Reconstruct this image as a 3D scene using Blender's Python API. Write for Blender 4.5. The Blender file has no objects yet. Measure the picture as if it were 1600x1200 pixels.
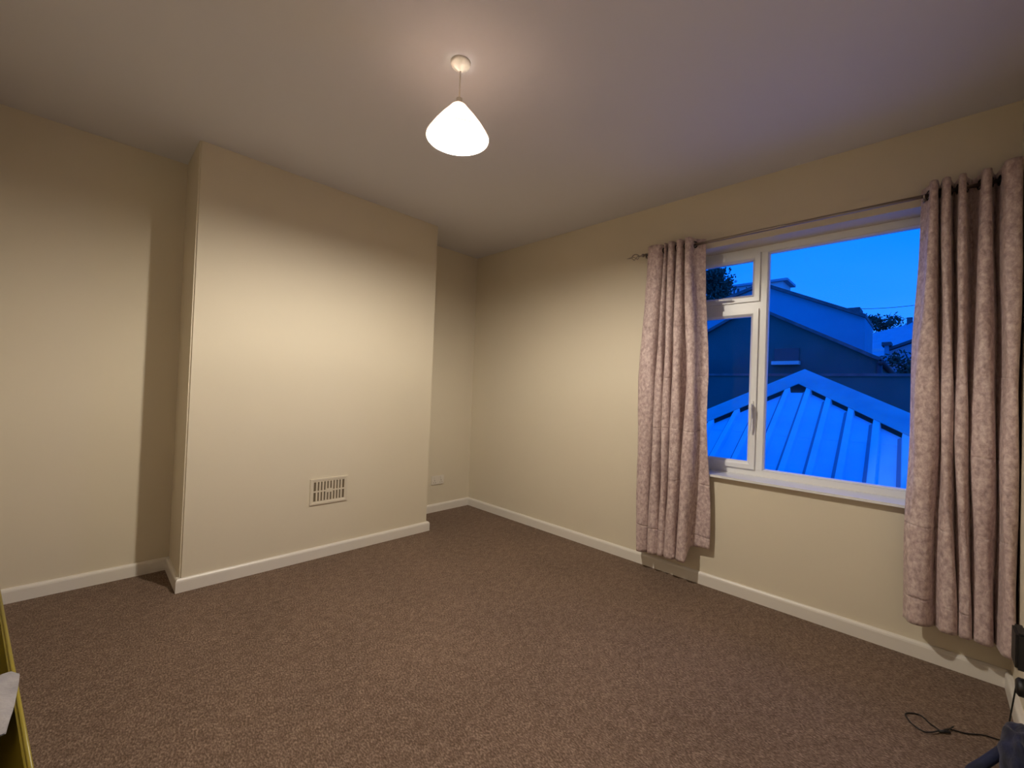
import bpy, bmesh, math, random
from mathutils import Vector, Matrix
random.seed(7)
sc = bpy.context.scene
COL = sc.collection

# ------------------------------------------------------------------ camera
CAM = Vector((3.3126, -2.7869, 1.1750))
YAW, PITCH, ROLL, FPX = 0.7789, 0.0139, 0.0377, 662.0
Fw = Vector((-math.sin(YAW)*math.cos(PITCH), math.cos(YAW)*math.cos(PITCH), math.sin(PITCH)))
r0 = Fw.cross(Vector((0, 0, 1))).normalized(); u0 = r0.cross(Fw)
Rt = r0*math.cos(ROLL) + u0*math.sin(ROLL); Up = -r0*math.sin(ROLL) + u0*math.cos(ROLL)
cd = bpy.data.cameras.new('camera'); cam = bpy.data.objects.new('camera', cd); COL.objects.link(cam)
M = Matrix((Rt, Up, -Fw)).transposed().to_4x4(); M.translation = CAM
cam.matrix_world = M
cd.sensor_width = 36; cd.lens = FPX/1600*36; cd.clip_start = 0.01; cd.clip_end = 500
sc.camera = cam

# ------------------------------------------------------------------ dusk sky
w = bpy.data.worlds.new('dusk_sky'); sc.world = w; w.use_nodes = True
nt = w.node_tree; nt.nodes.clear()
out = nt.nodes.new('ShaderNodeOutputWorld'); bg = nt.nodes.new('ShaderNodeBackground')
tc = nt.nodes.new('ShaderNodeTexCoord'); sp = nt.nodes.new('ShaderNodeSeparateXYZ')
cr = nt.nodes.new('ShaderNodeValToRGB')
cr.color_ramp.elements[0].position = 0.0; cr.color_ramp.elements[0].color = (0.022, 0.175, 0.80, 1)
cr.color_ramp.elements[1].position = 1.0; cr.color_ramp.elements[1].color = (0.0003, 0.110, 0.80, 1)
e = cr.color_ramp.elements.new(0.30); e.color = (0.0005, 0.122, 0.80, 1)
ns = nt.nodes.new('ShaderNodeTexNoise'); ns.inputs['Scale'].default_value = 3.0; ns.inputs['Detail'].default_value = 3
mp = nt.nodes.new('ShaderNodeMapping'); mp.inputs['Scale'].default_value = (1, 1, 5)
ad = nt.nodes.new('ShaderNodeMath'); ad.operation = 'MULTIPLY_ADD'; ad.inputs[1].default_value = 0.10
nt.links.new(tc.outputs['Generated'], sp.inputs[0]); nt.links.new(tc.outputs['Generated'], mp.inputs[0])
nt.links.new(mp.outputs[0], ns.inputs['Vector'])
sb = nt.nodes.new('ShaderNodeMath'); sb.operation = 'SUBTRACT'; sb.inputs[1].default_value = 0.05
nt.links.new(sp.outputs['Z'], sb.inputs[0])
nt.links.new(ns.outputs['Fac'], ad.inputs[0]); nt.links.new(sb.outputs[0], ad.inputs[2])
nt.links.new(ad.outputs[0], cr.inputs[0])
nt.links.new(cr.outputs[0], bg.inputs[0]); bg.inputs[1].default_value = 2.25
nt.links.new(bg.outputs[0], out.inputs[0])

sc.view_settings.view_transform = 'Standard'; sc.view_settings.look = 'None'
sc.view_settings.gamma = 1; sc.view_settings.use_curve_mapping = False
sc.view_settings.exposure = 0.0

BULB_STRENGTH = 2450.0
BULB_COLOR = (1.0, 0.92, 0.78)

# ------------------------------------------------------------------ materials
def mat(name, col, rough=0.6, metal=0.0, noise=None, bump=None, spec=0.5, sheen=0.0):
    """noise=(scale, colour2, detail)  bump=(scale, strength, distance)"""
    m = bpy.data.materials.new(name); m.use_nodes = True
    t = m.node_tree; b = t.nodes['Principled BSDF']
    b.inputs['Base Color'].default_value = (*col, 1); b.inputs['Roughness'].default_value = rough
    b.inputs['Metallic'].default_value = metal; b.inputs['Specular IOR Level'].default_value = spec
    if sheen:
        b.inputs['Sheen Weight'].default_value = sheen; b.inputs['Sheen Roughness'].default_value = 0.4
    tcn = t.nodes.new('ShaderNodeTexCoord')
    if noise:
        n = t.nodes.new('ShaderNodeTexNoise'); n.inputs['Scale'].default_value = noise[0]
        n.inputs['Detail'].default_value = noise[2] if len(noise) > 2 else 4
        t.links.new(tcn.outputs['Object'], n.inputs['Vector'])
        mx = t.nodes.new('ShaderNodeMix'); mx.data_type = 'RGBA'
        rp = t.nodes.new('ShaderNodeMapRange'); rp.inputs[1].default_value = 0.35; rp.inputs[2].default_value = 0.65
        t.links.new(n.outputs['Fac'], rp.inputs[0]); t.links.new(rp.outputs[0], mx.inputs[0])
        mx.inputs[6].default_value = (*col, 1); mx.inputs[7].default_value = (*noise[1], 1)
        t.links.new(mx.outputs[2], b.inputs['Base Color'])
    if bump:
        n2 = t.nodes.new('ShaderNodeTexNoise'); n2.inputs['Scale'].default_value = bump[0]; n2.inputs['Detail'].default_value = 4
        t.links.new(tcn.outputs['Object'], n2.inputs['Vector'])
        bp = t.nodes.new('ShaderNodeBump'); bp.inputs['Strength'].default_value = bump[1]; bp.inputs['Distance'].default_value = bump[2]
        t.links.new(n2.outputs['Fac'], bp.inputs['Height']); t.links.new(bp.outputs[0], b.inputs['Normal'])
    return m

WALL = mat('cream_wall_paint', (0.69, 0.615, 0.485), 0.62, noise=(1.2, (0.675, 0.60, 0.472)), bump=(9, 0.25, 0.004), spec=0.3)
CEIL = mat('white_ceiling_paint', (0.67, 0.655, 0.69), 0.8, bump=(7, 0.2, 0.004), spec=0.2)
TRIM = mat('white_gloss_trim', (0.74, 0.69, 0.63), 0.35)
UPVC = mat('white_upvc', (0.76, 0.75, 0.74), 0.3)
SILLM = mat('glossy_white_sill', (0.76, 0.75, 0.76), 0.12, spec=1.0)
PLASTIC = mat('white_plastic', (0.72, 0.66, 0.58), 0.35)
VENTM = mat('painted_vent_metal', (0.655, 0.58, 0.46), 0.5)
VDARK = mat('vent_cavity', (0.16, 0.12, 0.075), 0.9)
SDARK = mat('socket_slot', (0.05, 0.04, 0.03), 0.8)
METAL = mat('brushed_steel', (0.36, 0.31, 0.27), 0.35, 1.0)
DARKM = mat('dark_eyelet_metal', (0.05, 0.045, 0.05), 0.35, 0.9)
BLACK = mat('black_rubber', (0.006, 0.005, 0.005), 0.5)
NAVY = mat('navy_fabric', (0.006, 0.010, 0.045), 0.8, noise=(14, (0.002, 0.003, 0.012)), bump=(60, 0.4, 0.004), sheen=0.2)
YELL = mat('yellow_plastic', (0.17, 0.125, 0.002), 0.45, noise=(6, (0.14, 0.10, 0.002)))
YELLR = mat('yellow_rim_plastic', (0.27, 0.21, 0.02), 0.4)
GREYP = mat('grey_plastic_bag', (0.36, 0.34, 0.36), 0.35, noise=(14, (0.26, 0.25, 0.28)), bump=(25, 0.8, 0.01))

def carpet():
    m = bpy.data.materials.new('brown_carpet'); m.use_nodes = True; t = m.node_tree
    b = t.nodes['Principled BSDF']; b.inputs['Roughness'].default_value = 0.95; b.inputs['Specular IOR Level'].default_value = 0.1
    b.inputs['Sheen Weight'].default_value = 0.05; b.inputs['Sheen Roughness'].default_value = 0.5
    tcn = t.nodes.new('ShaderNodeTexCoord')
    mpg = t.nodes.new('ShaderNodeMapping'); mpg.inputs['Rotation'].default_value = (0, 0, 0.5); mpg.inputs['Scale'].default_value = (1, 1.9, 1)
    t.links.new(tcn.outputs['Object'], mpg.inputs[0])
    v = t.nodes.new('ShaderNodeTexNoise'); v.inputs['Scale'].default_value = 95; v.inputs['Detail'].default_value = 3; v.inputs['Roughness'].default_value = 0.7
    t.links.new(mpg.outputs[0], v.inputs['Vector'])
    v2 = t.nodes.new('ShaderNodeTexNoise'); v2.inputs['Scale'].default_value = 2.2; v2.inputs['Detail'].default_value = 4
    t.links.new(tcn.outputs['Object'], v2.inputs['Vector'])
    r1 = t.nodes.new('ShaderNodeValToRGB')
    r1.color_ramp.elements[0].position = 0.38; r1.color_ramp.elements[0].color = (0.090, 0.055, 0.036, 1)
    r1.color_ramp.elements[1].position = 0.66; r1.color_ramp.elements[1].color = (0.36, 0.262, 0.200, 1)
    e1 = r1.color_ramp.elements.new(0.52); e1.color = (0.185, 0.122, 0.087, 1)
    w2 = t.nodes.new('ShaderNodeTexNoise'); w2.inputs['Scale'].default_value = 22; w2.inputs['Detail'].default_value = 5; w2.inputs['Roughness'].default_value = 0.6
    mp2 = t.nodes.new('ShaderNodeMapping'); mp2.inputs['Rotation'].default_value = (0, 0, -0.35); mp2.inputs['Scale'].default_value = (1.5, 1.0, 1)
    t.links.new(tcn.outputs['Object'], mp2.inputs[0]); t.links.new(mp2.outputs[0], w2.inputs['Vector'])
    av = t.nodes.new('ShaderNodeMath'); av.operation = 'MULTIPLY_ADD'; av.inputs[1].default_value = 0.78
    hv = t.nodes.new('ShaderNodeMath'); hv.operation = 'MULTIPLY'; hv.inputs[1].default_value = 0.22
    t.links.new(w2.outputs['Fac'], hv.inputs[0]); t.links.new(v.outputs['Fac'], av.inputs[0]); t.links.new(hv.outputs[0], av.inputs[2])
    t.links.new(av.outputs[0], r1.inputs[0])
    mx = t.nodes.new('ShaderNodeMix'); mx.data_type = 'RGBA'; mx.blend_type = 'MULTIPLY'
    mx.inputs[0].default_value = 0.5
    r2 = t.nodes.new('ShaderNodeMapRange'); r2.inputs[1].default_value = 0.3; r2.inputs[2].default_value = 0.7; r2.inputs[3].default_value = 0.8; r2.inputs[4].default_value = 1.1
    t.links.new(v2.outputs['Fac'], r2.inputs[0])
    t.links.new(r1.outputs[0], mx.inputs[6]); t.links.new(r2.outputs[0], mx.inputs[7])
    t.links.new(mx.outputs[2], b.inputs['Base Color'])
    bp = t.nodes.new('ShaderNodeBump'); bp.inputs['Strength'].default_value = 0.8; bp.inputs['Distance'].default_value = 0.006
    t.links.new(v.outputs['Fac'], bp.inputs['Height']); t.links.new(bp.outputs[0], b.inputs['Normal'])
    return m
CARPET = carpet()

def velvet():
    m = bpy.data.materials.new('crushed_pink_velvet'); m.use_nodes = True; t = m.node_tree
    b = t.nodes['Principled BSDF']; b.inputs['Roughness'].default_value = 0.55; b.inputs['Specular IOR Level'].default_value = 0.25
    b.inputs['Sheen Weight'].default_value = 0.35; b.inputs['Sheen Roughness'].default_value = 0.35
    b.inputs['Sheen Tint'].default_value = (1.0, 0.85, 0.8, 1)
    tcn = t.nodes.new('ShaderNodeTexCoord')
    mpg = t.nodes.new('ShaderNodeMapping'); mpg.inputs['Scale'].default_value = (1.6, 1.6, 1.1)
    t.links.new(tcn.outputs['Object'], mpg.inputs[0])
    n = t.nodes.new('ShaderNodeTexNoise'); n.inputs['Scale'].default_value = 36; n.inputs['Detail'].default_value = 6; n.inputs['Roughness'].default_value = 0.65; n.inputs['Distortion'].default_value = 0.3
    t.links.new(mpg.outputs[0], n.inputs['Vector'])
    r1 = t.nodes.new('ShaderNodeValToRGB')
    r1.color_ramp.elements[0].position = 0.30; r1.color_ramp.elements[0].color = (0.30, 0.215, 0.21, 1)
    r1.color_ramp.elements[1].position = 0.72; r1.color_ramp.elements[1].color = (0.72, 0.60, 0.565, 1)
    e1 = r1.color_ramp.elements.new(0.5); e1.color = (0.50, 0.375, 0.36, 1)
    t.links.new(n.outputs['Fac'], r1.inputs[0]); t.links.new(r1.outputs[0], b.inputs['Base Color'])
    # packing creases: thin grooves across the cloth
    sx = t.nodes.new('ShaderNodeSeparateXYZ'); t.links.new(tcn.outputs['Object'], sx.inputs[0])
    n3 = t.nodes.new('ShaderNodeTexNoise'); n3.inputs['Scale'].default_value = 6
    t.links.new(tcn.outputs['Object'], n3.inputs['Vector'])
    a1 = t.nodes.new('ShaderNodeMath'); a1.operation = 'MULTIPLY_ADD'; a1.inputs[1].default_value = 0.05
    t.links.new(n3.outputs['Fac'], a1.inputs[0]); t.links.new(sx.outputs['Z'], a1.inputs[2])
    a2 = t.nodes.new('ShaderNodeMath'); a2.operation = 'PINGPONG'; a2.inputs[1].default_value = 0.165
    t.links.new(a1.outputs[0], a2.inputs[0])
    a3 = t.nodes.new('ShaderNodeMapRange'); a3.inputs[1].default_value = 0.0; a3.inputs[2].default_value = 0.007
    t.links.new(a2.outputs[0], a3.inputs[0])
    bp = t.nodes.new('ShaderNodeBump'); bp.inputs['Strength'].default_value = 0.5; bp.inputs['Distance'].default_value = 0.004
    t.links.new(n.outputs['Fac'], bp.inputs['Height'])
    bc = t.nodes.new('ShaderNodeBump'); bc.inputs['Strength'].default_value = 0.6; bc.inputs['Distance'].default_value = 0.005
    n4 = t.nodes.new('ShaderNodeTexNoise'); n4.inputs['Scale'].default_value = 9
    t.links.new(tcn.outputs['Object'], n4.inputs['Vector'])
    m4 = t.nodes.new('ShaderNodeMapRange'); m4.inputs[1].default_value = 0.42; m4.inputs[2].default_value = 0.62; m4.inputs[3].default_value = 0.05; m4.inputs[4].default_value = 0.75
    t.links.new(n4.outputs['Fac'], m4.inputs[0]); t.links.new(m4.outputs[0], bc.inputs['Strength'])
    t.links.new(a3.outputs[0], bc.inputs['Height']); t.links.new(bp.outputs[0], bc.inputs['Normal'])
    t.links.new(bc.outputs[0], b.inputs['Normal'])
    return m
VELVET = velvet()

def glass():
    m = bpy.data.materials.new('window_glass'); m.use_nodes = True; t = m.node_tree; t.nodes.clear()
    o = t.nodes.new('ShaderNodeOutputMaterial'); mx = t.nodes.new('ShaderNodeMixShader')
    tr = t.nodes.new('ShaderNodeBsdfTransparent'); tr.inputs[0].default_value = (0.97, 0.98, 0.98, 1)
    gl = t.nodes.new('ShaderNodeBsdfGlossy'); gl.inputs['Roughness'].default_value = 0.01
    fr = t.nodes.new('ShaderNodeFresnel'); fr.inputs[0].default_value = 1.13
    t.links.new(fr.outputs[0], mx.inputs[0]); t.links.new(tr.outputs[0], mx.inputs[1]); t.links.new(gl.outputs[0], mx.inputs[2])
    t.links.new(mx.outputs[0], o.inputs[0]); return m
GLASS = glass()

def shade_mat():
    m = bpy.data.materials.new('translucent_lamp_shade'); m.use_nodes = True; t = m.node_tree; t.nodes.clear()
    o = t.nodes.new('ShaderNodeOutputMaterial'); mx = t.nodes.new('ShaderNodeMixShader'); mx.inputs[0].default_value = 0.42
    df = t.nodes.new('ShaderNodeBsdfDiffuse'); df.inputs[0].default_value = (0.80, 0.75, 0.71, 1)
    tl = t.nodes.new('ShaderNodeBsdfTranslucent'); tl.inputs[0].default_value = (0.84, 0.74, 0.69, 1)
    t.links.new(df.outputs[0], mx.inputs[1]); t.links.new(tl.outputs[0], mx.inputs[2]); t.links.new(mx.outputs[0], o.inputs[0])
    return m
SHADE = shade_mat()

def emis(name, col, s):
    m = bpy.data.materials.new(name); m.use_nodes = True; t = m.node_tree; t.nodes.clear()
    o = t.nodes.new('ShaderNodeOutputMaterial'); em = t.nodes.new('ShaderNodeEmission')
    em.inputs[0].default_value = (*col, 1); em.inputs[1].default_value = s
    t.links.new(em.outputs[0], o.inputs[0]); return m
BULB = emis('lit_bulb', BULB_COLOR, BULB_STRENGTH)

# ------------------------------------------------------------------ helpers
def box(bm, x0, x1, y0, y1, z0, z1):
    vs = [bm.verts.new(p) for p in ((x0,y0,z0),(x1,y0,z0),(x1,y1,z0),(x0,y1,z0),(x0,y0,z1),(x1,y0,z1),(x1,y1,z1),(x0,y1,z1))]
    for f in ((3,2,1,0),(4,5,6,7),(0,1,5,4),(1,2,6,5),(2,3,7,6),(3,0,4,7)): bm.faces.new([vs[i] for i in f])
    return vs

def bevelled(bm, w=0.002, seg=2):
    bmesh.ops.bevel(bm, geom=list(bm.edges), offset=w, segments=seg, affect='EDGES', clamp_overlap=True)

def obj(name, bm, m, parent=None, smooth=False, loc=None):
    bmesh.ops.recalc_face_normals(bm, faces=bm.faces)
    me = bpy.data.meshes.new(name); bm.to_mesh(me); bm.free()
    if smooth:
        for p in me.polygons: p.use_smooth = True
    if m: me.materials.append(m)
    o = bpy.data.objects.new(name, me); COL.objects.link(o)
    if parent:
        o.parent = parent
        rel = parent_world(parent).inverted()
        o.matrix_parent_inverse = rel
    return o

def parent_world(p):
    mw = p.matrix_basis.copy()
    q = p
    while q.parent:
        mw = q.parent.matrix_basis @ (q.matrix_parent_inverse @ mw) if q.parent else mw
        q = q.parent
    return mw

def tag(o, label, cat, group=None, kind=None):
    o['label'] = label; o['category'] = cat
    if group: o['group'] = group
    if kind: o['kind'] = kind
    return o

def thing(name, loc, label, cat, group=None):
    o = bpy.data.objects.new(name, None); COL.objects.link(o); o.location = loc; o.empty_display_size = 0.1
    return tag(o, label, cat, group)

def struct(o):
    o['kind'] = 'structure'; return o

def tube(bm, pts, rad, seg=10, caps=True):
    pts = [Vector(p) for p in pts]; rings = []
    prev = None
    for i, p in enumerate(pts):
        d = (pts[min(i+1, len(pts)-1)] - pts[max(i-1, 0)]).normalized()
        a = Vector((0, 0, 1)) if abs(d.z) < 0.9 else Vector((1, 0, 0))
        if prev is not None: a = prev
        n = (a - d*a.dot(d)).normalized(); prev = n; b = d.cross(n)
        rr = rad[i] if isinstance(rad, (list, tuple)) else rad
        rings.append([bm.verts.new(p + (n*math.cos(2*math.pi*k/seg) + b*math.sin(2*math.pi*k/seg))*rr) for k in range(seg)])
    for i in range(len(rings)-1):
        for k in range(seg):
            bm.faces.new((rings[i][k], rings[i][(k+1)%seg], rings[i+1][(k+1)%seg], rings[i+1][k]))
    if caps:
        bm.faces.new(rings[0][::-1]); bm.faces.new(rings[-1])

def lathe(bm, prof, cx, cy, seg=40, cap0=False, cap1=False):
    rings = [[bm.verts.new((cx + r*math.cos(2*math.pi*k/seg), cy + r*math.sin(2*math.pi*k/seg), z)) for k in range(seg)] for r, z in prof]
    for i in range(len(rings)-1):
        for k in range(seg):
            bm.faces.new((rings[i][k], rings[i][(k+1)%seg], rings[i+1][(k+1)%seg], rings[i+1][k]))
    if cap0: bm.faces.new(rings[0][::-1])
    if cap1: bm.faces.new(rings[-1])

def catmull(ctrl, n):
    P = [Vector(c) for c in ctrl]; P = [P[0]*2 - P[1]] + P + [P[-1]*2 - P[-2]]
    o = []
    segs = len(P) - 3
    for i in range(segs):
        a, b, c, d = P[i:i+4]
        for k in range(n):
            t = k/n
            o.append(0.5*((2*b) + (c-a)*t + (2*a-5*b+4*c-d)*t*t + (3*b-a-3*c+d)*t**3))
    o.append(P[-2].copy()); return o

def poly_prism(bm, pts2, z0, z1):
    lo = [bm.verts.new((x, y, z0)) for x, y in pts2]; hi = [bm.verts.new((x, y, z1)) for x, y in pts2]
    n = len(pts2)
    bm.faces.new(lo[::-1]); bm.faces.new(hi)
    for i in range(n): bm.faces.new((lo[i], lo[(i+1)%n], hi[(i+1)%n], hi[i]))

def at(px, py, Y):
    """world point seen in direction of pixel (px, py) at depth plane y = Y"""
    d = Fw + Rt*(px-800)/FPX + Up*(600-py)/FPX
    t = (Y - CAM.y)/d.y
    return CAM + d*t

# ------------------------------------------------------------------ room shell
W, NEAR, H = 3.575, -3.35, 2.5
CD, CA, CB = 0.40, -0.769, -2.375      # chimney breast depth and its two sides
OX0, OX1, OZ0, OZ1 = 2.09, 3.45, 0.70, 2.127   # window opening
bm = bmesh.new(); box(bm, -0.2, W+0.2, NEAR-0.2, 0.3, -0.15, 0.0); struct(obj('floor', bm, CARPET))
bm = bmesh.new(); box(bm, -0.2, W+0.2, NEAR-0.2, 0.3, H, H+0.15); struct(obj('ceiling', bm, CEIL))
bm = bmesh.new(); box(bm, -0.2, 0.0, NEAR-0.2, 0.3, 0, H); struct(obj('wall_left', bm, WALL))
bm = bmesh.new(); box(bm, W, W+0.2, NEAR-0.2, 0.3, 0, H); struct(obj('wall_front', bm, WALL))
bm = bmesh.new(); box(bm, 0, W, NEAR-0.2, NEAR, 0, H); struct(obj('wall_near', bm, WALL))
bm = bmesh.new()
box(bm, 0, OX0, 0, 0.3, 0, H); box(bm, OX1, W, 0, 0.3, 0, H)
box(bm, OX0, OX1, 0, 0.3, 0, OZ0-0.012); box(bm, OX0, OX1, 0, 0.3, OZ1, H)
struct(obj('wall_right', bm, WALL))
bm = bmesh.new()
vs = box(bm, 0, CD, CB, CA, 0, H)
ed = [e for e in bm.edges if all(v.co.x > 0.1 for v in e.verts) and abs(e.verts[0].co.z-e.verts[1].co.z) > 1]
bmesh.ops.bevel(bm, geom=ed, offset=0.008, segments=3, affect='EDGES')
struct(obj('wall_chimney_breast', bm, WALL))

# baseboards, mitred round the room
T, BH = 0.018, 0.074
path = [(0, NEAR), (0, CB), (CD, CB), (CD, CA), (0, CA), (0, 0), (W, 0), (W, NEAR)]
bnames = ['baseboard_left_near_alcove', 'baseboard_chimney_near_return', 'baseboard_chimney_face', 'baseboard_chimney_far_return',
          'baseboard_left_far_alcove', 'baseboard_right', 'baseboard_front', 'baseboard_near']
prof = [(0, 0), (T, 0), (T, BH-0.016), (T-0.002, BH-0.008), (T-0.008, BH-0.001), (0.002, BH), (0, BH)]
NP = len(path)
def nrm(i):
    a = Vector(path[i % NP]); b = Vector(path[(i+1) % NP]); d = (b-a).normalized(); return Vector((d.y, -d.x))
for i in range(NP):
    bm = bmesh.new(); rings = []
    for j, (na, nb) in ((i, (nrm(i-1), nrm(i))), (i+1, (nrm(i), nrm(i+1)))):
        p = Vector(path[j % NP]); mdir = na + nb; mdir = mdir/ (mdir.dot(nb))
        rings.append([bm.verts.new((p.x + mdir.x*o_, p.y + mdir.y*o_, z)) for o_, z in prof])
    for k in range(len(prof)-1): bm.faces.new((rings[0][k], rings[1][k], rings[1][k+1], rings[0][k+1]))
    bm.faces.new(rings[0][::-1]); bm.faces.new(rings[1])
    struct(obj(bnames[i], bm, TRIM))

# ------------------------------------------------------------------ window
def frame_ring(bm, x0, x1, z0, z1, prof):
    """prof: (inset, y) cross-section points swept round the rectangle with mitres, closed"""
    loops = []
    for ins, y in prof:
        loops.append([bm.verts.new(p) for p in ((x0+ins, y, z0+ins), (x1-ins, y, z0+ins), (x1-ins, y, z1-ins), (x0+ins, y, z1-ins))])
    n = len(prof)
    for i in range(n):
        a, b = loops[i], loops[(i+1) % n]
        for k in range(4): bm.faces.new((a[k], a[(k+1)%4], b[(k+1)%4], b[k]))

win = bpy.data.objects.new('window_1', None); COL.objects.link(win); win.location = (OX0, 0.15, OZ0); struct(win)
YF = 0.15
bm = bmesh.new()
frame_ring(bm, OX0, OX1, OZ0, OZ1, [(0, YF), (0.038, YF), (0.042, YF+0.004), (0.042, YF+0.06), (0, YF+0.06)])
bm2 = bm
box(bm2, 2.548, 2.590, YF-0.0005, YF+0.06, OZ0+0.04, OZ1-0.04)       # mullion
box(bm2, OX0+0.04, 2.549, YF-0.0003, YF+0.06, 1.737, 1.785)           # transom
obj('window_frame', bm, UPVC, win)
# glazing bead round the big fixed light
bm = bmesh.new()
frame_ring(bm, 2.586, OX1-0.036, OZ0+0.036, OZ1-0.040, [(0, YF-0.001), (0.003, YF-0.004), (0.010, YF+0.008), (0.012, YF+0.03), (0, YF+0.03)])
obj('glazing_bead', bm, UPVC, win)
bm = bmesh.new(); box(bm, 2.592, OX1-0.044, YF+0.018, YF+0.024, OZ0+0.044, OZ1-0.046)
obj('glass_pane', bm, GLASS, win)
def sash(x0, x1, z0, z1, iz0, iz1, ix1, handle):
    bm = bmesh.new()
    # rectangular sash leaf: outer step, flat, sloped bead to the glass
    wd = 0.046
    frame_ring(bm, x0, x1, z0, z1, [(0, YF-0.001), (0.002, YF-0.016), (0.030, YF-0.016), (0.034, YF-0.014), (wd, YF+0.0), (wd, YF+0.03), (0, YF+0.03)])
    s = obj('sash', bm, UPVC, win)
    bm = bmesh.new(); box(bm, x0+wd-0.003, x1-wd+0.003, YF+0.016, YF+0.022, z0+wd-0.003, z1-wd+0.003)
    obj('glass_pane', bm, GLASS, s)
    bm = bmesh.new()
    if handle == 'side':
        hx = x1-0.022
        box(bm, hx-0.009, hx+0.009, YF-0.024, YF-0.014, 1.055, 1.165)
        bevelled(bm, 0.003)
        tube(bm, [(hx, YF-0.02, 1.14), (hx, YF-0.05, 1.14), (hx+0.002, YF-0.056, 1.12), (hx+0.002, YF-0.052, 1.02), (hx, YF-0.046, 0.975)], [0.008, 0.008, 0.009, 0.007, 0.005], 10)
    else:
        hz = z0+0.024
        box(bm, 2.275, 2.315, YF-0.024, YF-0.014, hz-0.008, hz+0.008)
        bevelled(bm, 0.003)
        tube(bm, [(2.29, YF-0.02, hz), (2.29, YF-0.044, hz), (2.31, YF-0.050, hz), (2.40, YF-0.044, hz-0.004)], [0.007, 0.007, 0.008, 0.005], 10)
    obj('handle', bm, UPVC, s, smooth=False)
sash(OX0+0.036, 2.552, 1.783, OZ1-0.036, 0, 0, 0, 'bottom')
sash(OX0+0.036, 2.550, OZ0+0.038, 1.739, 0, 0, 0, 'side')
bm = bmesh.new(); box(bm, OX0+0.0, OX1-0.0, -0.040, 0.0, OZ0-0.014, OZ0); box(bm, OX0+0.001, OX1-0.001, -0.001, YF+0.002, OZ0-0.012, OZ0)
ed = [e for e in bm.edges if all(v.co.y < -0.04 for v in e.verts)]
bmesh.ops.bevel(bm, geom=ed, offset=0.004, segments=2, affect='EDGES')
obj('window_sill', bm, SILLM, win)

# ------------------------------------------------------------------ pendant light
PX, PY = 1.928, -1.752
lamp = thing('pendant_light', (PX, PY, H), 'white pendant light with a pale conical shade hanging lit from the ceiling', 'ceiling light')
bm = bmesh.new()
lathe(bm, [(0.041, H), (0.041, H-0.006), (0.037, H-0.013), (0.026, H-0.018), (0.020, H-0.024), (0.010, H-0.032), (0.006, H-0.036)], PX, PY, 32, True, True)
obj('ceiling_rose', bm, PLASTIC, lamp, True)
bm = bmesh.new(); tube(bm, [(PX, PY, H-0.03), (PX, PY, 2.352)], 0.003, 8); obj('cord', bm, PLASTIC, lamp, True)
bm = bmesh.new()
lathe(bm, [(0.004, 2.357), (0.012, 2.352), (0.013, 2.335), (0.017, 2.325), (0.018, 2.272), (0.014, 2.250)], PX, PY, 24, True, True)
obj('lamp_holder', bm, PLASTIC, lamp, True)
bm = bmesh.new()   # gallery: spokes with gaps the light leaks through
nsp = 9
for k in range(nsp):
    a0 = 2*math.pi*(k+0.12)/nsp; a1 = 2*math.pi*(k+1.0)/nsp
    pts = []
    for s in range(5):
        a = a0 + (a1-a0)*s/4; pts.append((PX + 0.017*math.cos(a), PY + 0.017*math.sin(a)))
    for s in range(4, -1, -1):
        a = a0 + (a1-a0)*s/4; pts.append((PX + 0.028*math.cos(a), PY + 0.028*math.sin(a)))
    poly_prism(bm, pts, 2.318, 2.320)
obj('shade_gallery', bm, PLASTIC, lamp)
bm = bmesh.new()
SR, SZ0, SZ1 = 0.127, 2.190, 2.322
pr = [(0.026, SZ1+0.002), (0.031, SZ1-0.002), (0.042, SZ1-0.016), (0.069, SZ1-0.048), (0.098, SZ1-0.086), (SR-0.008, SZ0+0.014), (SR, SZ0)]
inn = [(r-0.0025, z-0.001) for r, z in pr][::-1]
lathe(bm, pr + [(SR, SZ0-0.003), (SR-0.0025, SZ0-0.003)] + inn[1:] , PX, PY, 64)
obj('lamp_shade', bm, SHADE, lamp, True)
bm = bmesh.new(); bmesh.ops.create_uvsphere(bm, u_segments=24, v_segments=16, radius=0.034, matrix=Matrix.Translation((PX, PY, 2.219)))
obj('bulb', bm, BULB, lamp, True)

# ------------------------------------------------------------------ wall vent
vent = thing('air_vent', (CD, -1.578, 0.357), 'cream painted slotted air vent low on the chimney breast', 'vent')
VY0, VY1, VZ0, VZ1 = -1.705, -1.450, 0.357, 0.532
bm = bmesh.new()
def yz_ring(bm, y0, y1, z0, z1, prof):
    loops = []
    for ins, x in prof:
        loops.append([bm.verts.new(p) for p in ((x, y0+ins, z0+ins), (x, y1-ins, z0+ins), (x, y1-ins, z1-ins), (x, y0+ins, z1-ins))])
    n = len(prof)
    for i in range(n):
        a, b = loops[i], loops[(i+1) % n]
        for k in range(4): bm.faces.new((a[k], a[(k+1)%4], b[(k+1)%4], b[k]))
yz_ring(bm, VY0, VY1, VZ0, VZ1, [(0, CD), (0, CD+0.006), (0.002, CD+0.009), (0.014, CD+0.009), (0.018, CD+0.006), (0.0235, CD+0.006), (0.0235, CD)])
obj('vent_frame', bm, VENTM, vent)
bm = bmesh.new(); box(bm, CD+0.0002, CD+0.0015, VY0+0.012, VY1-0.012, VZ0+0.012, VZ1-0.012); obj('vent_backing', bm, VDARK, vent)
iy0, iy1, iz0, iz1 = VY0+0.0235, VY1-0.0235, VZ0+0.0235, VZ1-0.0235
pit = (iy1-iy0)/10
for k in range(1, 10):
    yc = iy0 + pit*k
    bm = bmesh.new(); box(bm, CD+0.001, CD+0.0058, yc-0.0052, yc+0.0052, iz0-0.001, iz1+0.001); obj('slat', bm, VENTM, vent)
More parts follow.
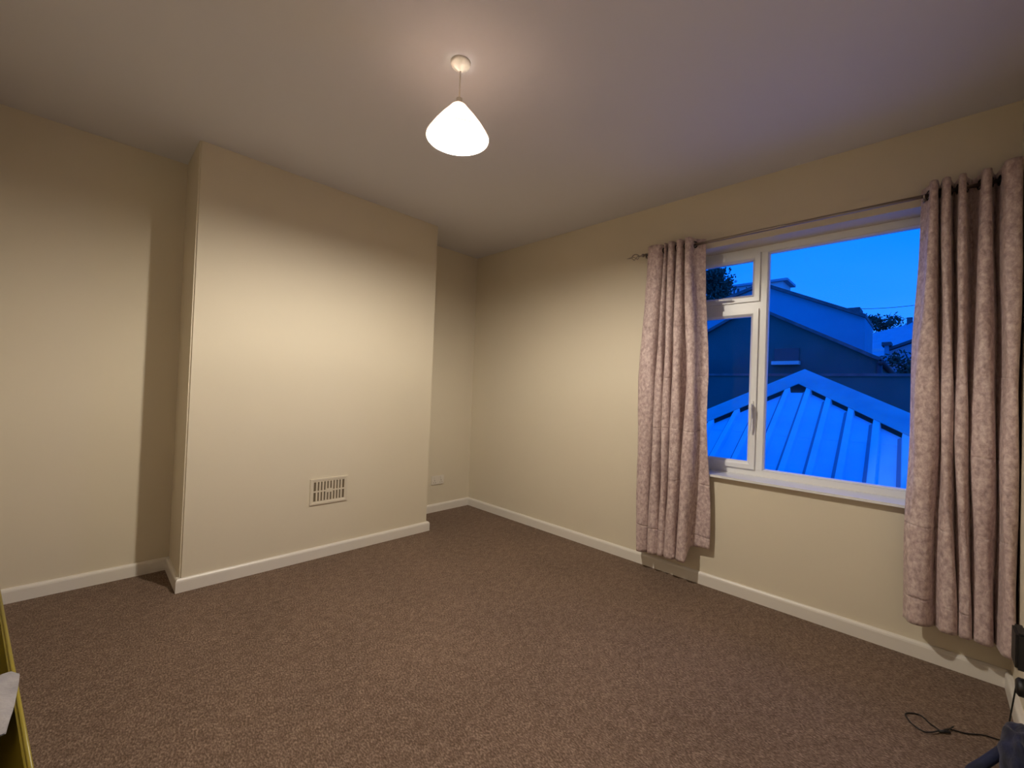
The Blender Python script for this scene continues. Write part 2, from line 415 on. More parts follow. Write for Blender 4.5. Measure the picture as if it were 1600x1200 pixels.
zc = (iz0+iz1)/2
bm = bmesh.new(); box(bm, CD+0.001, CD+0.0059, iy0-0.001, iy1+0.001, zc-0.0045, zc+0.0045); obj('crossbar', bm, VENTM, vent)
bm = bmesh.new(); box(bm, CD+0.001, CD+0.0061, iy0+4*pit+0.003, iy0+6*pit-0.003, zc-0.013, zc+0.013); bevelled(bm, 0.0015, 1); obj('centre_plate', bm, VENTM, vent)

# ------------------------------------------------------------------ socket
sock = thing('power_socket', (0, -0.39, 0.254), 'white double power socket low in the far alcove', 'socket')
bm = bmesh.new(); box(bm, 0, 0.010, -0.461, -0.320, 0.254, 0.337); bevelled(bm, 0.003); obj('face_plate', bm, PLASTIC, sock)
for yc in (-0.427, -0.354):
    bm = bmesh.new(); box(bm, 0.0095, 0.014, yc-0.006, yc+0.006, 0.305, 0.325); bevelled(bm, 0.001, 1); obj('switch', bm, PLASTIC, sock)
    for dy, dz, hw, hh in ((0, 0.293, 0.002, 0.005), (-0.011, 0.274, 0.004, 0.002), (0.011, 0.274, 0.004, 0.002)):
        bm = bmesh.new(); box(bm, 0.0098, 0.0104, yc+dy-hw, yc+dy+hw, dz-hh, dz+hh); obj('pin_hole', bm, SDARK, sock)

# ------------------------------------------------------------------ curtain rod
RZ, RY = 2.140, -0.09
rod = thing('curtain_rod', (1.9, RY, RZ), 'slim grey metal curtain pole with twisted cage finial above the window', 'curtain rod')
bm = bmesh.new(); tube(bm, [(1.885, RY, RZ), (3.545, RY, RZ)], 0.0085, 14); obj('pole', bm, METAL, rod, True)
def finial(x, s):
    bm = bmesh.new()
    lathe_pts = [(0, 0.0115), (0.006, 0.0125), (0.012, 0.011), (0.018, 0.006)]
    tube(bm, [(x+s*a, RY, RZ) for a, _ in lathe_pts], [b for _, b in lathe_pts], 12)
    tube(bm, [(x+s*0.018, RY, RZ), (x+s*0.034, RY, RZ)], [0.006, 0.0045], 10)
    for k in range(4):     # twisted cage wires
        pts = []
        for i in range(13):
            t = i/12; rr = 0.0035 + 0.019*math.sin(math.pi*t); a = 2*math.pi*k/4 + 2.4*t
            pts.append((x+s*(0.034+0.058*t), RY+rr*math.cos(a), RZ+rr*math.sin(a)))
        tube(bm, pts, 0.0026, 6)
    tube(bm, [(x+s*0.090, RY, RZ), (x+s*0.105, RY, RZ), (x+s*0.128, RY, RZ)], [0.005, 0.0045, 0.0015], 10)
    obj('finial', bm, METAL, rod, True)
finial(1.885, -1)
bm = bmesh.new(); tube(bm, [(3.545, RY, RZ), (3.556, RY, RZ)], 0.012, 12); obj('end_cap', bm, METAL, rod, True)
for x in (1.903, 3.278):
    bm = bmesh.new()
    box(bm, x-0.012, x+0.012, -0.006, 0.0, RZ-0.045, RZ+0.03); bevelled(bm, 0.002, 1)
    tube(bm, [(x, -0.004, RZ-0.018), (x, RY, RZ-0.018)], 0.005, 10)
    ring = [(x, RY+0.0125*math.cos(a), RZ+0.0125*math.sin(a)) for a in [math.pi*(0.9+1.2*i/10) for i in range(11)]]
    tube(bm, ring, 0.0035, 8)
    obj('bracket', bm, METAL, rod, True)

# ------------------------------------------------------------------ curtains
def fold_path(folds, yback, start, end, e=0.3):
    pts = list(start)
    for i, (xl, xr, yf) in enumerate(folds):
        wdt = xr-xl
        ym = (yf+yback)/2
        pts += [(xl, ym), (xl+wdt*0.10, yf+0.014), (xl+wdt*0.32, yf), (xr-wdt*0.32, yf), (xr-wdt*0.10, yf+0.014), (xr, ym)]
        if i < len(folds)-1:
            nx = folds[i+1][0]; pts.append(((xr+nx)/2, yback))
    pts += list(end)
    return pts

def curtain(root, top, mid, bot, ztop, zmid, zbot, sub=9):
    T_ = catmull([(x, y, 0) for x, y in top], sub); M_ = catmull([(x, y, 0) for x, y in mid], sub); B_ = catmull([(x, y, 0) for x, y in bot], sub)
    n = len(T_); rows = 110
    bm = bmesh.new(); grid = []
    for j in range(rows+1):
        v = j/rows
        row = []
        for i in range(n):
            zb = zbot(i/(n-1)); z = ztop + (zb-ztop)*v
            if z > zmid:
                t = (ztop-z)/(ztop-zmid); t = t*t*(3-2*t); p = T_[i].lerp(M_[i], t)
            else:
                t = (zmid-z)/(zmid-zb); t = t*t*(3-2*t); p = M_[i].lerp(B_[i], t)
            amp = 0.0035*min(1, v*3)
            p = p + Vector((amp*math.sin(z*7.3+i*0.11), amp*math.sin(z*5.1+i*0.07+1.3) + 0.0012*math.sin(z*31+i*0.21), 0))
            row.append(bm.verts.new((p.x, min(p.y, -0.012), z)))
        grid.append(row)
    holes = []
    for i in range(n-1):
        a, b = T_[i], T_[i+1]
        if (a.y-RY)*(b.y-RY) < 0:
            c = a.lerp(b, (RY-a.y)/(b.y-a.y)); holes.append(Vector((c.x, c.y, RZ)))
    for j in range(rows):
        for i in range(n-1):
            ctr = (grid[j][i].co + grid[j+1][i+1].co)/2
            if any((ctr-h_).length < 0.0165 for h_ in holes): continue     # cloth is cut away inside each eyelet
            bm.faces.new((grid[j][i], grid[j][i+1], grid[j+1][i+1], grid[j+1][i]))
    o = obj('curtain_fabric', bm, VELVET, root, True)
    md = o.modifiers.new('thickness', 'SOLIDIFY'); md.thickness = 0.003; md.offset = 0
    # eyelets where the cloth crosses the pole
    for i in range(n-1):
        a, b = T_[i], T_[i+1]
        if (a.y-RY)*(b.y-RY) < 0:
            c = a.lerp(b, (RY-a.y)/(b.y-a.y)); d = (b-a).normalized(); nr = Vector((d.y, -d.x, 0))
            bm = bmesh.new()
            R0, r_ = 0.0185, 0.0042; rings = []
            for k in range(24):
                A = 2*math.pi*k/24; cc = Vector((c.x, c.y, RZ)) + (d*math.cos(A)+Vector((0, 0, 1))*math.sin(A))*R0
                rad = (d*math.cos(A)+Vector((0, 0, 1))*math.sin(A))
                rings.append([bm.verts.new(cc + rad*math.cos(B)*r_*1.3 + nr*math.sin(B)*r_) for B in [2*math.pi*q_/8 for q_ in range(8)]])
            for k in range(24):
                for q_ in range(8):
                    bm.faces.new((rings[k][q_], rings[(k+1)%24][q_], rings[(k+1)%24][(q_+1)%8], rings[k][(q_+1)%8]))
            obj('eyelet', bm, DARKM, root, True)

cl = thing('curtain', (2.12, -0.09, 0.13), 'pink crushed velvet eyelet curtain gathered at the left side of the window', 'curtain', 'pink velvet curtains')
lt = fold_path([(1.925, 2.034, -0.138), (2.046, 2.064, -0.130), (2.074, 2.116, -0.142), (2.130, 2.172, -0.142), (2.184, 2.232, -0.145)], -0.045,
               [(1.905, -0.055)], [(2.252, -0.068), (2.285, -0.042)])
lm = fold_path([(1.888, 2.000, -0.140), (2.010, 2.062, -0.138), (2.070, 2.118, -0.140), (2.126, 2.190, -0.146), (2.214, 2.285, -0.142)], -0.055,
               [(1.876, -0.06)], [(2.300, -0.066), (2.330, -0.060)])
lb = fold_path([(1.912, 1.984, -0.136), (1.994, 2.062, -0.140), (2.068, 2.112, -0.138), (2.118, 2.186, -0.150), (2.194, 2.268, -0.158)], -0.085,
               [(1.900, -0.075)], [(2.276, -0.062), (2.366, -0.050)])
curtain(cl, lt, lm, lb, 2.178, 1.22, lambda s: 0.126 + 0.03*s + (0.085*min(1, max(0, (s-0.90)/0.06))))

cr_ = thing('curtain', (3.41, -0.09, 0.18), 'pink crushed velvet eyelet curtain gathered at the right side, against the shadowed corner', 'curtain', 'pink velvet curtains')
rt = fold_path([(3.294, 3.324, -0.142), (3.334, 3.364, -0.142), (3.386, 3.411, -0.142), (3.452, 3.486, -0.138), (3.512, 3.568, -0.185)], -0.042,
               [(3.268, -0.040)], [(3.571, -0.06), (3.572, -0.04)])
rm = fold_path([(3.258, 3.340, -0.136), (3.352, 3.386, -0.142), (3.394, 3.430, -0.144), (3.440, 3.508, -0.146), (3.526, 3.568, -0.190)], -0.070,
               [(3.246, -0.075)], [(3.571, -0.06), (3.572, -0.04)])
rb = fold_path([(3.252, 3.326, -0.138), (3.356, 3.410, -0.142), (3.420, 3.453, -0.144), (3.464, 3.515, -0.148), (3.530, 3.571, -0.215)], -0.085,
               [(3.238, -0.085)], [(3.571, -0.06), (3.572, -0.04)])
curtain(cr_, rt, rm, rb, 2.186, 1.05, lambda s: 0.196 + 0.006*s)

# ------------------------------------------------------------------ small things on the floor and right edge
cpts = [(3.515, -0.462), (3.490, -0.470), (3.469, -0.477), (3.445, -0.497), (3.421, -0.516), (3.391, -0.527), (3.377, -0.545), (3.361, -0.574), (3.347, -0.564),
        (3.331, -0.545), (3.311, -0.518), (3.287, -0.524), (3.267, -0.550), (3.277, -0.585), (3.292, -0.606), (3.317, -0.618), (3.339, -0.606),
        (3.355, -0.582), (3.374, -0.560), (3.384, -0.535), (3.394, -0.510)]
adp = thing('charger_cable', (3.46, -0.47, 0.0), 'thin black cable looped on the carpet in the right corner', 'cable')
bm = bmesh.new()
full = [(3.540, -0.500, 0.225), (3.530, -0.495, 0.12), (3.524, -0.470, 0.02)] + [(x, y, 0.0035 + (0.004 if 5 < i < 9 or i > 15 else 0)) for i, (x, y) in enumerate(cpts)]
tube(bm, catmull(full, 6), 0.0022, 8); obj('cable', bm, BLACK, adp, True)
bm = bmesh.new()
tube(bm, [(3.357, -0.580, 0.006), (3.384, -0.556, 0.006)], [0.004, 0.004], 10)
obj('cable_tie', bm, BLACK, adp, True)

ws = thing('wall_socket', (W, -0.44, 0.26), 'black plug in a socket at the extreme right edge, above the skirting', 'socket')
bm = bmesh.new(); box(bm, W-0.009, W, -0.530, -0.400, 0.180, 0.420); bevelled(bm, 0.003); obj('face_plate', bm, PLASTIC, ws)
bm = bmesh.new(); box(bm, W-0.040, W-0.009, -0.520, -0.415, 0.285, 0.41); bevelled(bm, 0.007); obj('adaptor', bm, BLACK, ws)
bm = bmesh.new(); tube(bm, [(W-0.009, -0.500, 0.225), (W-0.030, -0.500, 0.225), (W-0.036, -0.500, 0.225)], [0.030, 0.030, 0.022], 20); obj('plug', bm, BLACK, ws, True)

bag = thing('fabric_bag', (3.52, -0.74, 0.0), 'dark navy blue fabric bag slumped on the carpet at the lower right edge', 'bag')
bm = bmesh.new()
bmesh.ops.create_uvsphere(bm, u_segments=40, v_segments=26, radius=1.0)
for v in bm.verts:
    x, y, z = v.co
    k = 1 + 0.10*math.sin(7*x+3*z)*math.cos(5*y+2*z) + 0.05*math.sin(13*y+9*z+2*x)
    v.co = Vector((3.527 + 0.044*x*k, -0.735 + 0.150*y*k, max(0.001, 0.085 + 0.10*z*k)))
obj('bag_body', bm, NAVY, bag, True)
bm = bmesh.new()
tube(bm, catmull([(3.50, -0.70, 0.10), (3.455, -0.745, 0.055), (3.425, -0.77, 0.022), (3.43, -0.81, 0.016), (3.47, -0.84, 0.03), (3.51, -0.85, 0.06)], 8), 0.015, 10)
obj('strap', bm, NAVY, bag, True)

# yellow tub with grey plastic bag
A = Vector((0.95, -2.972)); B = Vector((2.25, -2.808)); dirv = (B-A).normalized(); nv = Vector((dirv.y, -dirv.x))
tub = thing('storage_tub', (1.6, -3.05, 0.0), 'yellow open plastic storage tub at the lower left edge', 'tub')
HT = 0.40
def rect(off0, off1, e0, e1, z):
    pts = [A + dirv*e0 + nv*off0, B - dirv*e1 + nv*off0, B - dirv*e1 + nv*off1, A + dirv*e0 + nv*off1]
    return [Vector((p.x, p.y, z)) for p in pts]
bm = bmesh.new()
loops = [rect(0.075, 0.245, 0.08, 0.08, 0.0), rect(0.004, 0.316, 0.0, 0.0, HT), rect(0.008, 0.312, 0.004, 0.004, HT), rect(0.079, 0.241, 0.084, 0.084, 0.006)]
L = [[bm.verts.new(p) for p in l] for l in loops]
for a, b in zip(L[:-1], L[1:]):
    for k in range(4): bm.faces.new((a[k], a[(k+1)%4], b[(k+1)%4], b[k]))
bm.faces.new(L[0][::-1]); bm.faces.new(L[-1])
obj('tub_body', bm, YELL, tub)
bm = bmesh.new()
rl = rect(0.0, 0.320, -0.002, -0.002, HT)
for i in range(4): tube(bm, [rl[i], rl[(i+1) % 4]], 0.0042, 10)
o = obj('tub_rim', bm, YELLR, tub, True); o['label'] = 'brighter yellow rolled rim'
bm = bmesh.new()
bmesh.ops.create_uvsphere(bm, u_segments=48, v_segments=32, radius=1.0)
pc = A.lerp(B, 0.565) + nv*0.125
for v in bm.verts:
    x, y, z = v.co
    k = 1 + 0.13*math.sin(6*x+4*z+1)*math.cos(8*y-3*z) + 0.07*math.sin(17*y+11*z+5*x)
    along, acr, zz = 0.13*x*k, 0.112*y*k*(0.72 + 0.28*z), 0.13*z*k
    p = pc + dirv*along + nv*acr
    v.co = Vector((p.x, p.y, 0.345 + zz))
g_ = []      # mouth of the bag pulled up over the tub's rim
for i in range(15):
    u_ = i/14; row = []
    edge = -0.009 + 0.034*u_**1.3
    for j in range(11):
        q_ = j/10; off = edge + (0.135-edge)*q_
        zt_ = 0.4075 - 0.006*max(0, -off/0.009) + 0.004*math.sin(9*u_+14*q_) + 0.018*math.sin(math.pi*q_) - 0.02*q_
        p = A.lerp(B, 0.552 + 0.20*u_) + nv*off
        row.append((bm.verts.new((p.x, p.y, zt_)), bm.verts.new((p.x, p.y, zt_-0.003))))
    g_.append(row)
for i in range(14):
    for j in range(10):
        bm.faces.new((g_[i][j][0], g_[i+1][j][0], g_[i+1][j+1][0], g_[i][j+1][0]))
        bm.faces.new((g_[i][j][1], g_[i][j+1][1], g_[i+1][j+1][1], g_[i+1][j][1]))
tag(obj('plastic_bag', bm, GREYP, None, True), 'crumpled grey plastic bag lying inside the yellow tub', 'bag')

# ------------------------------------------------------------------ outside
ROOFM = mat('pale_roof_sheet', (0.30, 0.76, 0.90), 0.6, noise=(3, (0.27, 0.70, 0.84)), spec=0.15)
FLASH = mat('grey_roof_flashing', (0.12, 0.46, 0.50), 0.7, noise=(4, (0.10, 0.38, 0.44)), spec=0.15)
SEAM = mat('dark_seam', (0.14, 0.25, 0.34), 0.8)  # darker tone for the thin strip along each rib's left edge
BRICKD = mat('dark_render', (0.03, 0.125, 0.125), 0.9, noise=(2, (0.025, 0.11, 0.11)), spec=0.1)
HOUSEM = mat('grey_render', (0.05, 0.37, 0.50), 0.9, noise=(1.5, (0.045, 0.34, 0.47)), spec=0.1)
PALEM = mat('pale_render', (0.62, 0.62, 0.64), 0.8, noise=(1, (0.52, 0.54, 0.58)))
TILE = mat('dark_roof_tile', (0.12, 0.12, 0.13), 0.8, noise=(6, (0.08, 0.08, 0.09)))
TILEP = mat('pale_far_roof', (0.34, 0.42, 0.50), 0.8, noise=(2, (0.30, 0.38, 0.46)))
LEAF = mat('dusk_leaves', (0.06, 0.09, 0.05), 0.8, noise=(9, (0.03, 0.05, 0.03)))
BARK = mat('bark', (0.05, 0.04, 0.03), 0.9)
DGLASS = mat('dark_window_glass', (0.02, 0.03, 0.05), 0.15)
PIPE = mat('dark_pipe', (0.04, 0.04, 0.05), 0.6)
GRASS = mat('dusk_yard', (0.05, 0.05, 0.05), 0.9, noise=(0.8, (0.03, 0.04, 0.03)))
GZ = -2.8
bm = bmesh.new(); box(bm, -120, 60, 0.35, 180, GZ-0.2, GZ); struct(obj('ground', bm, GRASS))

# near outbuilding with ribbed sheet roof: a triangular hip end rising away from the window
out_ = thing('outbuilding', (2.1, 3.0, GZ), 'outbuilding with a pale ribbed metal roof rising to a point outside the window', 'building')
S = 0.547
AP = Vector((2.041, 4.396, 1.533))                      # apex of the sloping face
HR = Vector((3.197, 3.383, 0.979)) - AP                 # right hip direction
HL = Vector((1.133, 3.270, 0.917)) - AP                 # left hip direction
Y0 = 1.15
def plane_z(y): return AP.z - S*(AP.y - y)
kr = HR.x/HR.y; kl = HL.x/HL.y                          # x change per unit y along each hip
def hipx_r(y): return AP.x + kr*(y-AP.y)
def hipx_l(y): return AP.x + kl*(y-AP.y)
# flashing width measured in y
FY = 0.37
def yhip(x, off):      # y of the flashing's lower edge at a given x
    if x >= AP.x: return AP.y + (x-AP.x)/kr - off
    return AP.y + (x-AP.x)/kl - off
SK = -0.035            # the ribs lean a little in plan
def xy(xt, y): return xt + SK*(y-3.2)
def strip(bm, xa, xb, lift_pts, y_lo=None, offx=FY-0.05):
    pass
xl_, xr_ = hipx_l(Y0), hipx_r(Y0)
pitch = 0.236
ribs = []
x = 2.20
while x > xl_: x -= pitch
xs = []
while x < xr_:
    x += pitch; xs.append(x)
YL = 2.987             # lap between upper and lower sheets
def clip_y(xt):
    """y where the rib line through xt (at y=3.2) meets the lower edge of the flashing"""
    y = 3.2
    for _ in range(12): y = yhip(xy(xt, y), FY-0.03)
    return y
def sheet(x0, x1, ylo, yhi0, yhi1, lift):
    bm = bmesh.new(); n = 4; up = []; lo = []
    P = lambda xt, y, dz: Vector((xy(xt, y), y, plane_z(y)+dz))
    a = [P(x0, ylo, lift), P(x1, ylo, lift), P(x1, yhi1, lift), P(x0, yhi0, lift)]
    b = [p - Vector((0, 0, 0.012)) for p in a]
    va = [bm.verts.new(p) for p in a]; vb = [bm.verts.new(p) for p in b]
    bm.faces.new(va); bm.faces.new(vb[::-1])
    for k in range(4): bm.faces.new((va[k], vb[k], vb[(k+1)%4], va[(k+1)%4]))
    return bm
def ribmesh(xc, ylo, yhi):
    bm = bmesh.new(); hw, tw, hh = 0.038, 0.027, 0.070
    sec = [(-hw, -0.012), (-tw, hh), (tw, hh), (hw, -0.012)]
    ra = [bm.verts.new((xy(xc, ylo)+dx, ylo, plane_z(ylo)+dz-0.0)) for dx, dz in sec]
    rb_ = [bm.verts.new((xy(xc, yhi)+dx, yhi, plane_z(yhi)+dz-0.0)) for dx, dz in sec]
    for k in range(4): bm.faces.new((ra[k], ra[(k+1)%4], rb_[(k+1)%4], rb_[k]))
    bm.faces.new(ra[::-1]); bm.faces.new(rb_)
    return bm
for i, xc in enumerate(xs):
    y1 = clip_y(xc)
    if y1 > Y0+0.15:
        obj('roof_rib', ribmesh(xc, Y0, y1), ROOFM, out_)
        bm = bmesh.new(); ra_ = [(xy(xc, y_)+dx, y_, plane_z(y_)+dz) for y_ in (Y0, y1) for dx, dz in ((-0.064, 0.003), (-0.034, 0.003), (-0.034, 0.020))]
        sv = [bm.verts.new(p_) for p_ in ra_]
        for f_ in ((0, 1, 2), (5, 4, 3), (0, 2, 5, 3), (0, 3, 4, 1), (1, 4, 5, 2)): bm.faces.new([sv[q_] for q_ in f_])
        obj('sheet_seam', bm, SEAM, out_)
    if i+1 < len(xs):
        y2 = clip_y(xs[i+1])
        a, b = max(y1, Y0+0.02), max(y2, Y0+0.02)
        if max(a, b) < Y0+0.1: continue
        if min(a, b) > YL+0.05:
            obj('roof_sheet', sheet(xc, xs[i+1], Y0, YL+0.02, YL+0.02, -0.006), ROOFM, out_)
            obj('roof_sheet', sheet(xc, xs[i+1], YL, a, b, 0.0), ROOFM, out_)
        else:
            obj('roof_sheet', sheet(xc, xs[i+1], Y0, a, b, 0.0), ROOFM, out_)
# raised hip flashings
for k_, nm in ((kr, 'r'), (kl, 'l')):
    bm = bmesh.new(); hx = lambda y: AP.x + k_*(y-AP.y)
    Lf = 0.084; ye = Y0
    # parallelogram on the slope: outer edge along the hip, inner edge FY lower down-slope
    inner_end = ye; outer_end = ye+FY
    o1, o2 = Vector((AP.x, AP.y, plane_z(AP.y)+Lf+0.01)), Vector((hx(outer_end), outer_end, plane_z(outer_end)+Lf+0.01))
    i1, i2 = Vector((AP.x, AP.y-FY, plane_z(AP.y-FY)+Lf)), Vector((hx(outer_end), outer_end-FY, plane_z(outer_end-FY)+Lf))
    top = [o1, o2, i2, i1]; botm = [p-Vector((0, 0, 0.012)) for p in top]
    va = [bm.verts.new(p) for p in top]; vb = [bm.verts.new(p) for p in botm]
    bm.faces.new(va); bm.faces.new(vb[::-1])
    for k in range(4): bm.faces.new((va[k], vb[k], vb[(k+1)%4], va[(k+1)%4]))
    obj('hip_flashing', bm, FLASH, out_)
bm = bmesh.new()   # walls under the roof
foot = [(AP.x, AP.y-0.05), (hipx_r(Y0+0.1)-0.1, Y0+0.1), (hipx_l(Y0+0.1)+0.1, Y0+0.1)]
lo = [bm.verts.new((x_, y_, GZ)) for x_, y_ in foot]; hi = [bm.verts.new((x_, y_, plane_z(y_)-0.03)) for x_, y_ in foot]
bm.faces.new(lo); bm.faces.new(hi[::-1])
for k in range(3): bm.faces.new((lo[k], lo[(k+1)%3], hi[(k+1)%3], hi[k]))
obj('outbuilding_wall', bm, BRICKD, out_)

def slab(bm, pts, Y, depth):
    """a wall polygon (pixel outline, at depth plane Y) given real thickness away from the viewer"""
    f = [bm.verts.new(at(px, py, Y)) for px, py in pts]
    b = [bm.verts.new(v.co + Vector((0, depth, 0))) for v in f]
    n = len(f)
    bm.faces.new(f); bm.faces.new(b[::-1])
    for k in range(n): bm.faces.new((f[k], b[k], b[(k+1)%n], f[(k+1)%n]))

def down(pts, Y):
    """extend a roof outline (list of pixels left to right) straight down to the ground"""
    P_ = [at(px, py, Y) for px, py in pts]
    return P_ + [Vector((P_[-1].x, Y, GZ)), Vector((P_[0].x, Y, GZ))]
def house_body(name, pts, Y, depth, m, parent):
    bm = bmesh.new(); P_ = down(pts, Y); f = [bm.verts.new(p) for p in P_]; b = [bm.verts.new(p+Vector((0, depth, 0))) for p in P_]
    n = len(P_); bm.faces.new(f); bm.faces.new(b[::-1])
    for k in range(n): bm.faces.new((f[k], b[k], b[(k+1)%n], f[(k+1)%n]))
    return obj(name, bm, m, parent)
def roof_edge(name, pts, Y, depth, th, over, m, parent):
    """roof slope running back from the gable edge, with a visible edge thickness"""
    bm = bmesh.new()
    P_ = [at(px, py, Y) + Vector((0, -over, 0)) for px, py in pts]
    for a, b in zip(P_[:-1], P_[1:]):
        q = [a, b, b+Vector((0, depth+over, 0)), a+Vector((0, depth+over, 0))]
        va = [bm.verts.new(p+Vector((0, 0, th))) for p in q]; vb = [bm.verts.new(p-Vector((0, 0, 0.02))) for p in q]
        bm.faces.new(va); bm.faces.new(vb[::-1])
        for k in range(4): bm.faces.new((va[k], vb[k], vb[(k+1)%4], va[(k+1)%4]))
    return obj(name, bm, m, parent)

# A: dark gabled building just beyond the outbuilding
YA = 8.0
hA = thing('dark_house', (at(1250, 560, YA).x, YA, GZ), 'dark gabled building with sloping roof edge directly behind the ribbed roof', 'building')
ra = [(1060, 546), (1178, 480), (1372, 561)]
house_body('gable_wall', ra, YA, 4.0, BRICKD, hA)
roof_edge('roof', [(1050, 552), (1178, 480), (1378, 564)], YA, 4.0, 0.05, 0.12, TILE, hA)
bm = bmesh.new(); p = at(1377, 566, YA-0.1); tube(bm, [(p.x, YA-0.12, p.z), (p.x, YA+4, p.z)], 0.055, 10); obj('gutter', bm, PIPE, hA, True)
bm = bmesh.new(); p = at(1374, 566, YA-0.1); tube(bm, [(p.x, YA-0.06, p.z), (p.x, YA-0.06, GZ)], 0.045, 10); obj('downpipe', bm, PIPE, hA, True)
bm = bmesh.new(); a = at(1210, 545, YA-0.05); b = at(1248, 566, YA-0.05); box(bm, a.x, b.x, YA-0.04, YA+0.05, b.z, a.z); wa = obj('window', bm, DGLASS, hA)
bm = bmesh.new(); a = at(1207, 565, YA-0.05); b = at(1250, 568.5, YA-0.05); box(bm, a.x, b.x, YA-0.16, YA-0.0, min(a.z, b.z)-0.02, max(a.z, b.z)-0.0); obj('window_sill', bm, PALEM, wa)

# garden wall in front of A
gw = thing('garden_wall', (at(1300, 600, 7.0).x, 7.0, GZ), 'long dark garden wall between the ribbed roof and the gabled building', 'wall')
bm = bmesh.new(); a = at(1190, 585, 7.0); b = at(1500, 592, 7.0); box(bm, a.x-6, b.x+1.5, 7.0, 7.25, GZ, (a.z+b.z)/2); obj('wall_body', bm, BRICKD, gw)
bm = bmesh.new(); box(bm, a.x-6.05, b.x+1.55, 6.96, 7.29, (a.z+b.z)/2, (a.z+b.z)/2+0.05); obj('coping', bm, TILE, gw)

# B: blue-grey house behind A
YB = 14.0
hB = thing('grey_house', (at(1280, 500, YB).x, YB, GZ), 'plain rendered side wall of a house with a long descending roofline', 'building')
rbp = [(1050, 505), (1192, 446), (1352, 495)]
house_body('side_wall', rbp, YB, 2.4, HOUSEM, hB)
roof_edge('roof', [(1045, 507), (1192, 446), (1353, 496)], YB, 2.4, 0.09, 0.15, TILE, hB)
bm = bmesh.new(); a = at(1322, 485, YB+0.6); b = at(1345, 497, YB+0.6); box(bm, a.x, b.x, YB+0.3, YB+1.2, b.z-0.3, a.z+0.02); obj('chimney', bm, TILE, hB)

# C: pale flat-topped house further back
YC = 22.0
hC = thing('pale_house', (at(1180, 445, YC).x, YC, GZ), 'pale house with a flat parapet showing above the grey roof at upper left', 'building')
a = at(1120, 447, YC); b = at(1228, 435, YC)
bm = bmesh.new(); box(bm, a.x, b.x-0.12, YC, YC+1.6, GZ, b.z-0.12); obj('house_wall', bm, PALEM, hC)
bm = bmesh.new(); box(bm, a.x, b.x+0.10, YC-0.15, YC+1.7, b.z-0.12, b.z-0.0); obj('parapet', bm, TILEP, hC)
for px in (1150, 1168):
    a2 = at(px-4, 452, YC-0.05); b2 = at(px+4, 470, YC-0.05)
    bm = bmesh.new(); box(bm, a2.x, b2.x, YC-0.04, YC+0.05, b2.z, a2.z); wo = obj('window', bm, DGLASS, hC)
    bm = bmesh.new(); xm = (a2.x+b2.x)/2; box(bm, xm-0.05, xm+0.05, YC-0.07, YC-0.035, b2.z, a2.z); obj('glazing_bar', bm, PALEM, wo)

# D: far terraces to the right
YD = 34.0
hD = thing('far_terrace', (at(1420, 520, YD).x, YD, GZ), 'far pale roofs of a terrace at the right of the view', 'building')
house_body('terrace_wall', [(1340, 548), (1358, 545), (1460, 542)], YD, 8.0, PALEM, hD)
bm = bmesh.new()   # tiled roof slope facing the viewer
q = [at(1338, 560, YD-1), at(1480, 545, YD-1), at(1480, 503, YD+4), at(1424, 502, YD+4), at(1410, 509, YD+4), at(1358, 522, YD+4), at(1338, 528, YD+4)]
va = [bm.verts.new(p) for p in q]; vb = [bm.verts.new(p-Vector((0, -0.1, 0.15))) for p in q]
bm.faces.new(va); bm.faces.new(vb[::-1])
for k in range(len(q)): bm.faces.new((va[k], vb[k], vb[(k+1)%len(q)], va[(k+1)%len(q)]))
obj('roof', bm, TILEP, hD)
bm = bmesh.new(); p = at(1421.5, 502, YD+4); box(bm, p.x-0.15, p.x+0.15, YD+3.8, YD+4.1, p.z-0.5, p.z+0.25); obj('chimney_pot', bm, TILE, hD)

YE = 20.0
hE = thing('near_terrace', (at(1420, 560, YE).x, YE, GZ), 'lower gabled house with a dark eave line beside the right curtain', 'building')
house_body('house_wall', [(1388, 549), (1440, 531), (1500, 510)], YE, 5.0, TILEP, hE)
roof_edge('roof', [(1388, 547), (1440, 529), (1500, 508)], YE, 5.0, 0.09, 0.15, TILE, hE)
bm = bmesh.new(); a = at(1383, 541, YE); b = at(1389, 570, YE); box(bm, a.x, b.x, YE-0.4, YE+0.3, GZ, a.z); obj('chimney_stack', bm, HOUSEM, hE)
bm = bmesh.new(); box(bm, a.x-0.08, b.x+0.08, YE-0.48, YE+0.38, a.z-0.02, a.z+0.12); obj('chimney_cap', bm, TILE, hE)

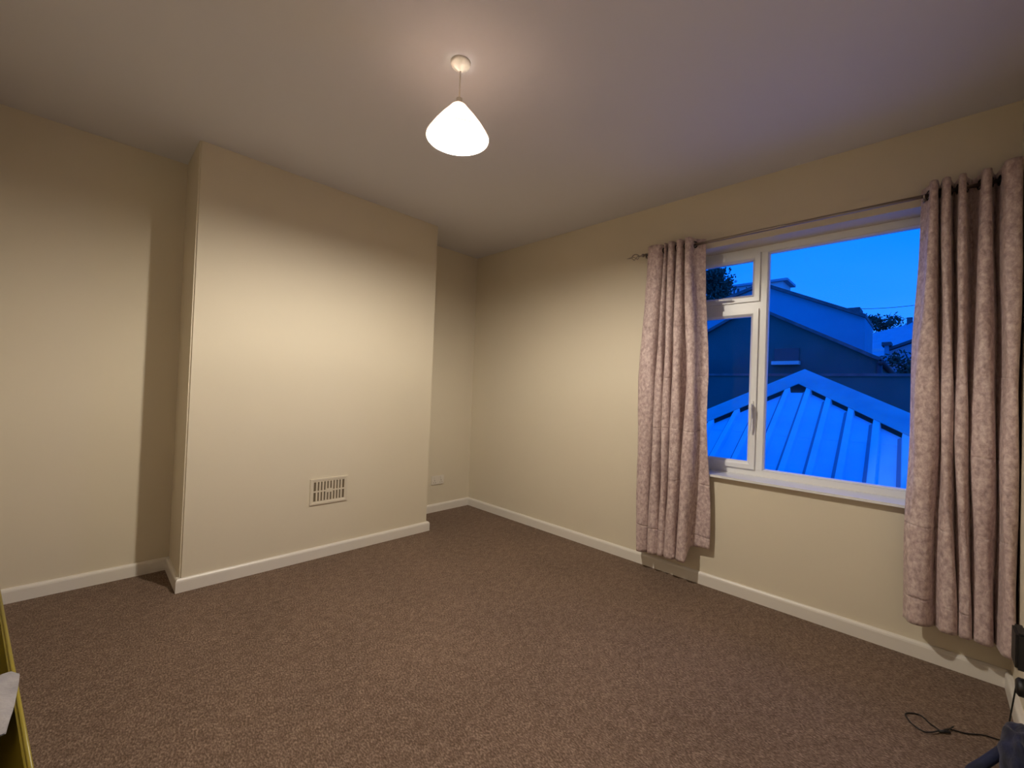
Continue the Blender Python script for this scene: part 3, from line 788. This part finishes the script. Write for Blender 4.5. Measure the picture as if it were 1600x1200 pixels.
# trees
def tree(name, cx, cy, cz, rx, rz, n, leaf, label, cat, base=GZ, trunk=0.08, seed=1):
    rnd = random.Random(seed)
    t = thing(name, (cx, cy, base), label, cat)
    bm = bmesh.new()
    tube(bm, [(cx, cy, base), (cx+0.05, cy, (base+cz)/2), (cx, cy, cz)], [trunk, trunk*0.8, trunk*0.4], 8)
    for k in range(9):
        a = 2*math.pi*k/9; e = Vector((cx+rx*0.75*math.cos(a), cy+rx*0.75*math.sin(a), cz+rz*rnd.uniform(-0.3, 0.8)))
        tube(bm, [(cx, cy, cz-rz*0.7), Vector((cx, cy, cz-rz*0.3)).lerp(e, 0.5), e], [trunk*0.4, trunk*0.25, trunk*0.08], 5)
    obj('trunk', bm, BARK, t, True)
    bm = bmesh.new()
    clumps = []
    for _ in range(16):
        while True:
            d = Vector((rnd.uniform(-1, 1), rnd.uniform(-1, 1), rnd.uniform(-1, 1)))
            if d.length < 1: break
        clumps.append(d)
    for _ in range(n):
        c = rnd.choice(clumps); g = Vector((rnd.gauss(0, .2), rnd.gauss(0, .2), rnd.gauss(0, .2)))
        p = Vector((cx+(c.x+g.x)*rx*0.85, cy+(c.y+g.y)*rx*0.85, cz+(c.z+g.z)*rz*0.85))
        u = Vector((rnd.gauss(0, 1), rnd.gauss(0, 1), rnd.gauss(0, 1))).normalized(); v = u.orthogonal().normalized()
        s = leaf*rnd.uniform(0.6, 1.3)
        vs = [bm.verts.new(p+u*s), bm.verts.new(p+v*s*0.5), bm.verts.new(p-u*s), bm.verts.new(p-v*s*0.5)]
        bm.faces.new(vs)
    f = obj('foliage', bm, LEAF, t); f['kind'] = 'stuff'
p = at(1108, 452, 18.6); tree('leafy_tree', p.x, 18.6, p.z, 1.15, 0.95, 5000, 0.085, 'dark leafy tree showing through the small top window light', 'tree', seed=3)
p = at(1374, 505, 45.0); tree('small_tree', p.x, 45.0, p.z, 1.4, 1.05, 900, 0.14, 'small sparse tree on the skyline beyond the grey house', 'tree', seed=5)
p = at(1430, 568, 13.5); tree('garden_shrub', p.x, 13.5, p.z-0.08, 0.60, 0.60, 3200, 0.06, 'dark bushy shrub beside the right curtain, behind the garden wall', 'shrub', seed=9)

# power line
pl_ = thing('power_line', (at(1180, 478, 25).x, 25, GZ), 'thin overhead wire crossing the sky on the right', 'cable')
bm = bmesh.new(); a = at(1282, 480, 25); b = at(1500, 466, 25)
pts = [a.lerp(b, i/12) - Vector((0, 0, 0.25*math.sin(math.pi*i/12))) for i in range(13)]
tube(bm, pts, 0.012, 6); obj('wire', bm, PIPE, pl_)
bm = bmesh.new(); tube(bm, [(b.x, 25, b.z+0.2), (b.x, 25, GZ)], 0.06, 8); obj('pole', bm, PIPE, pl_)
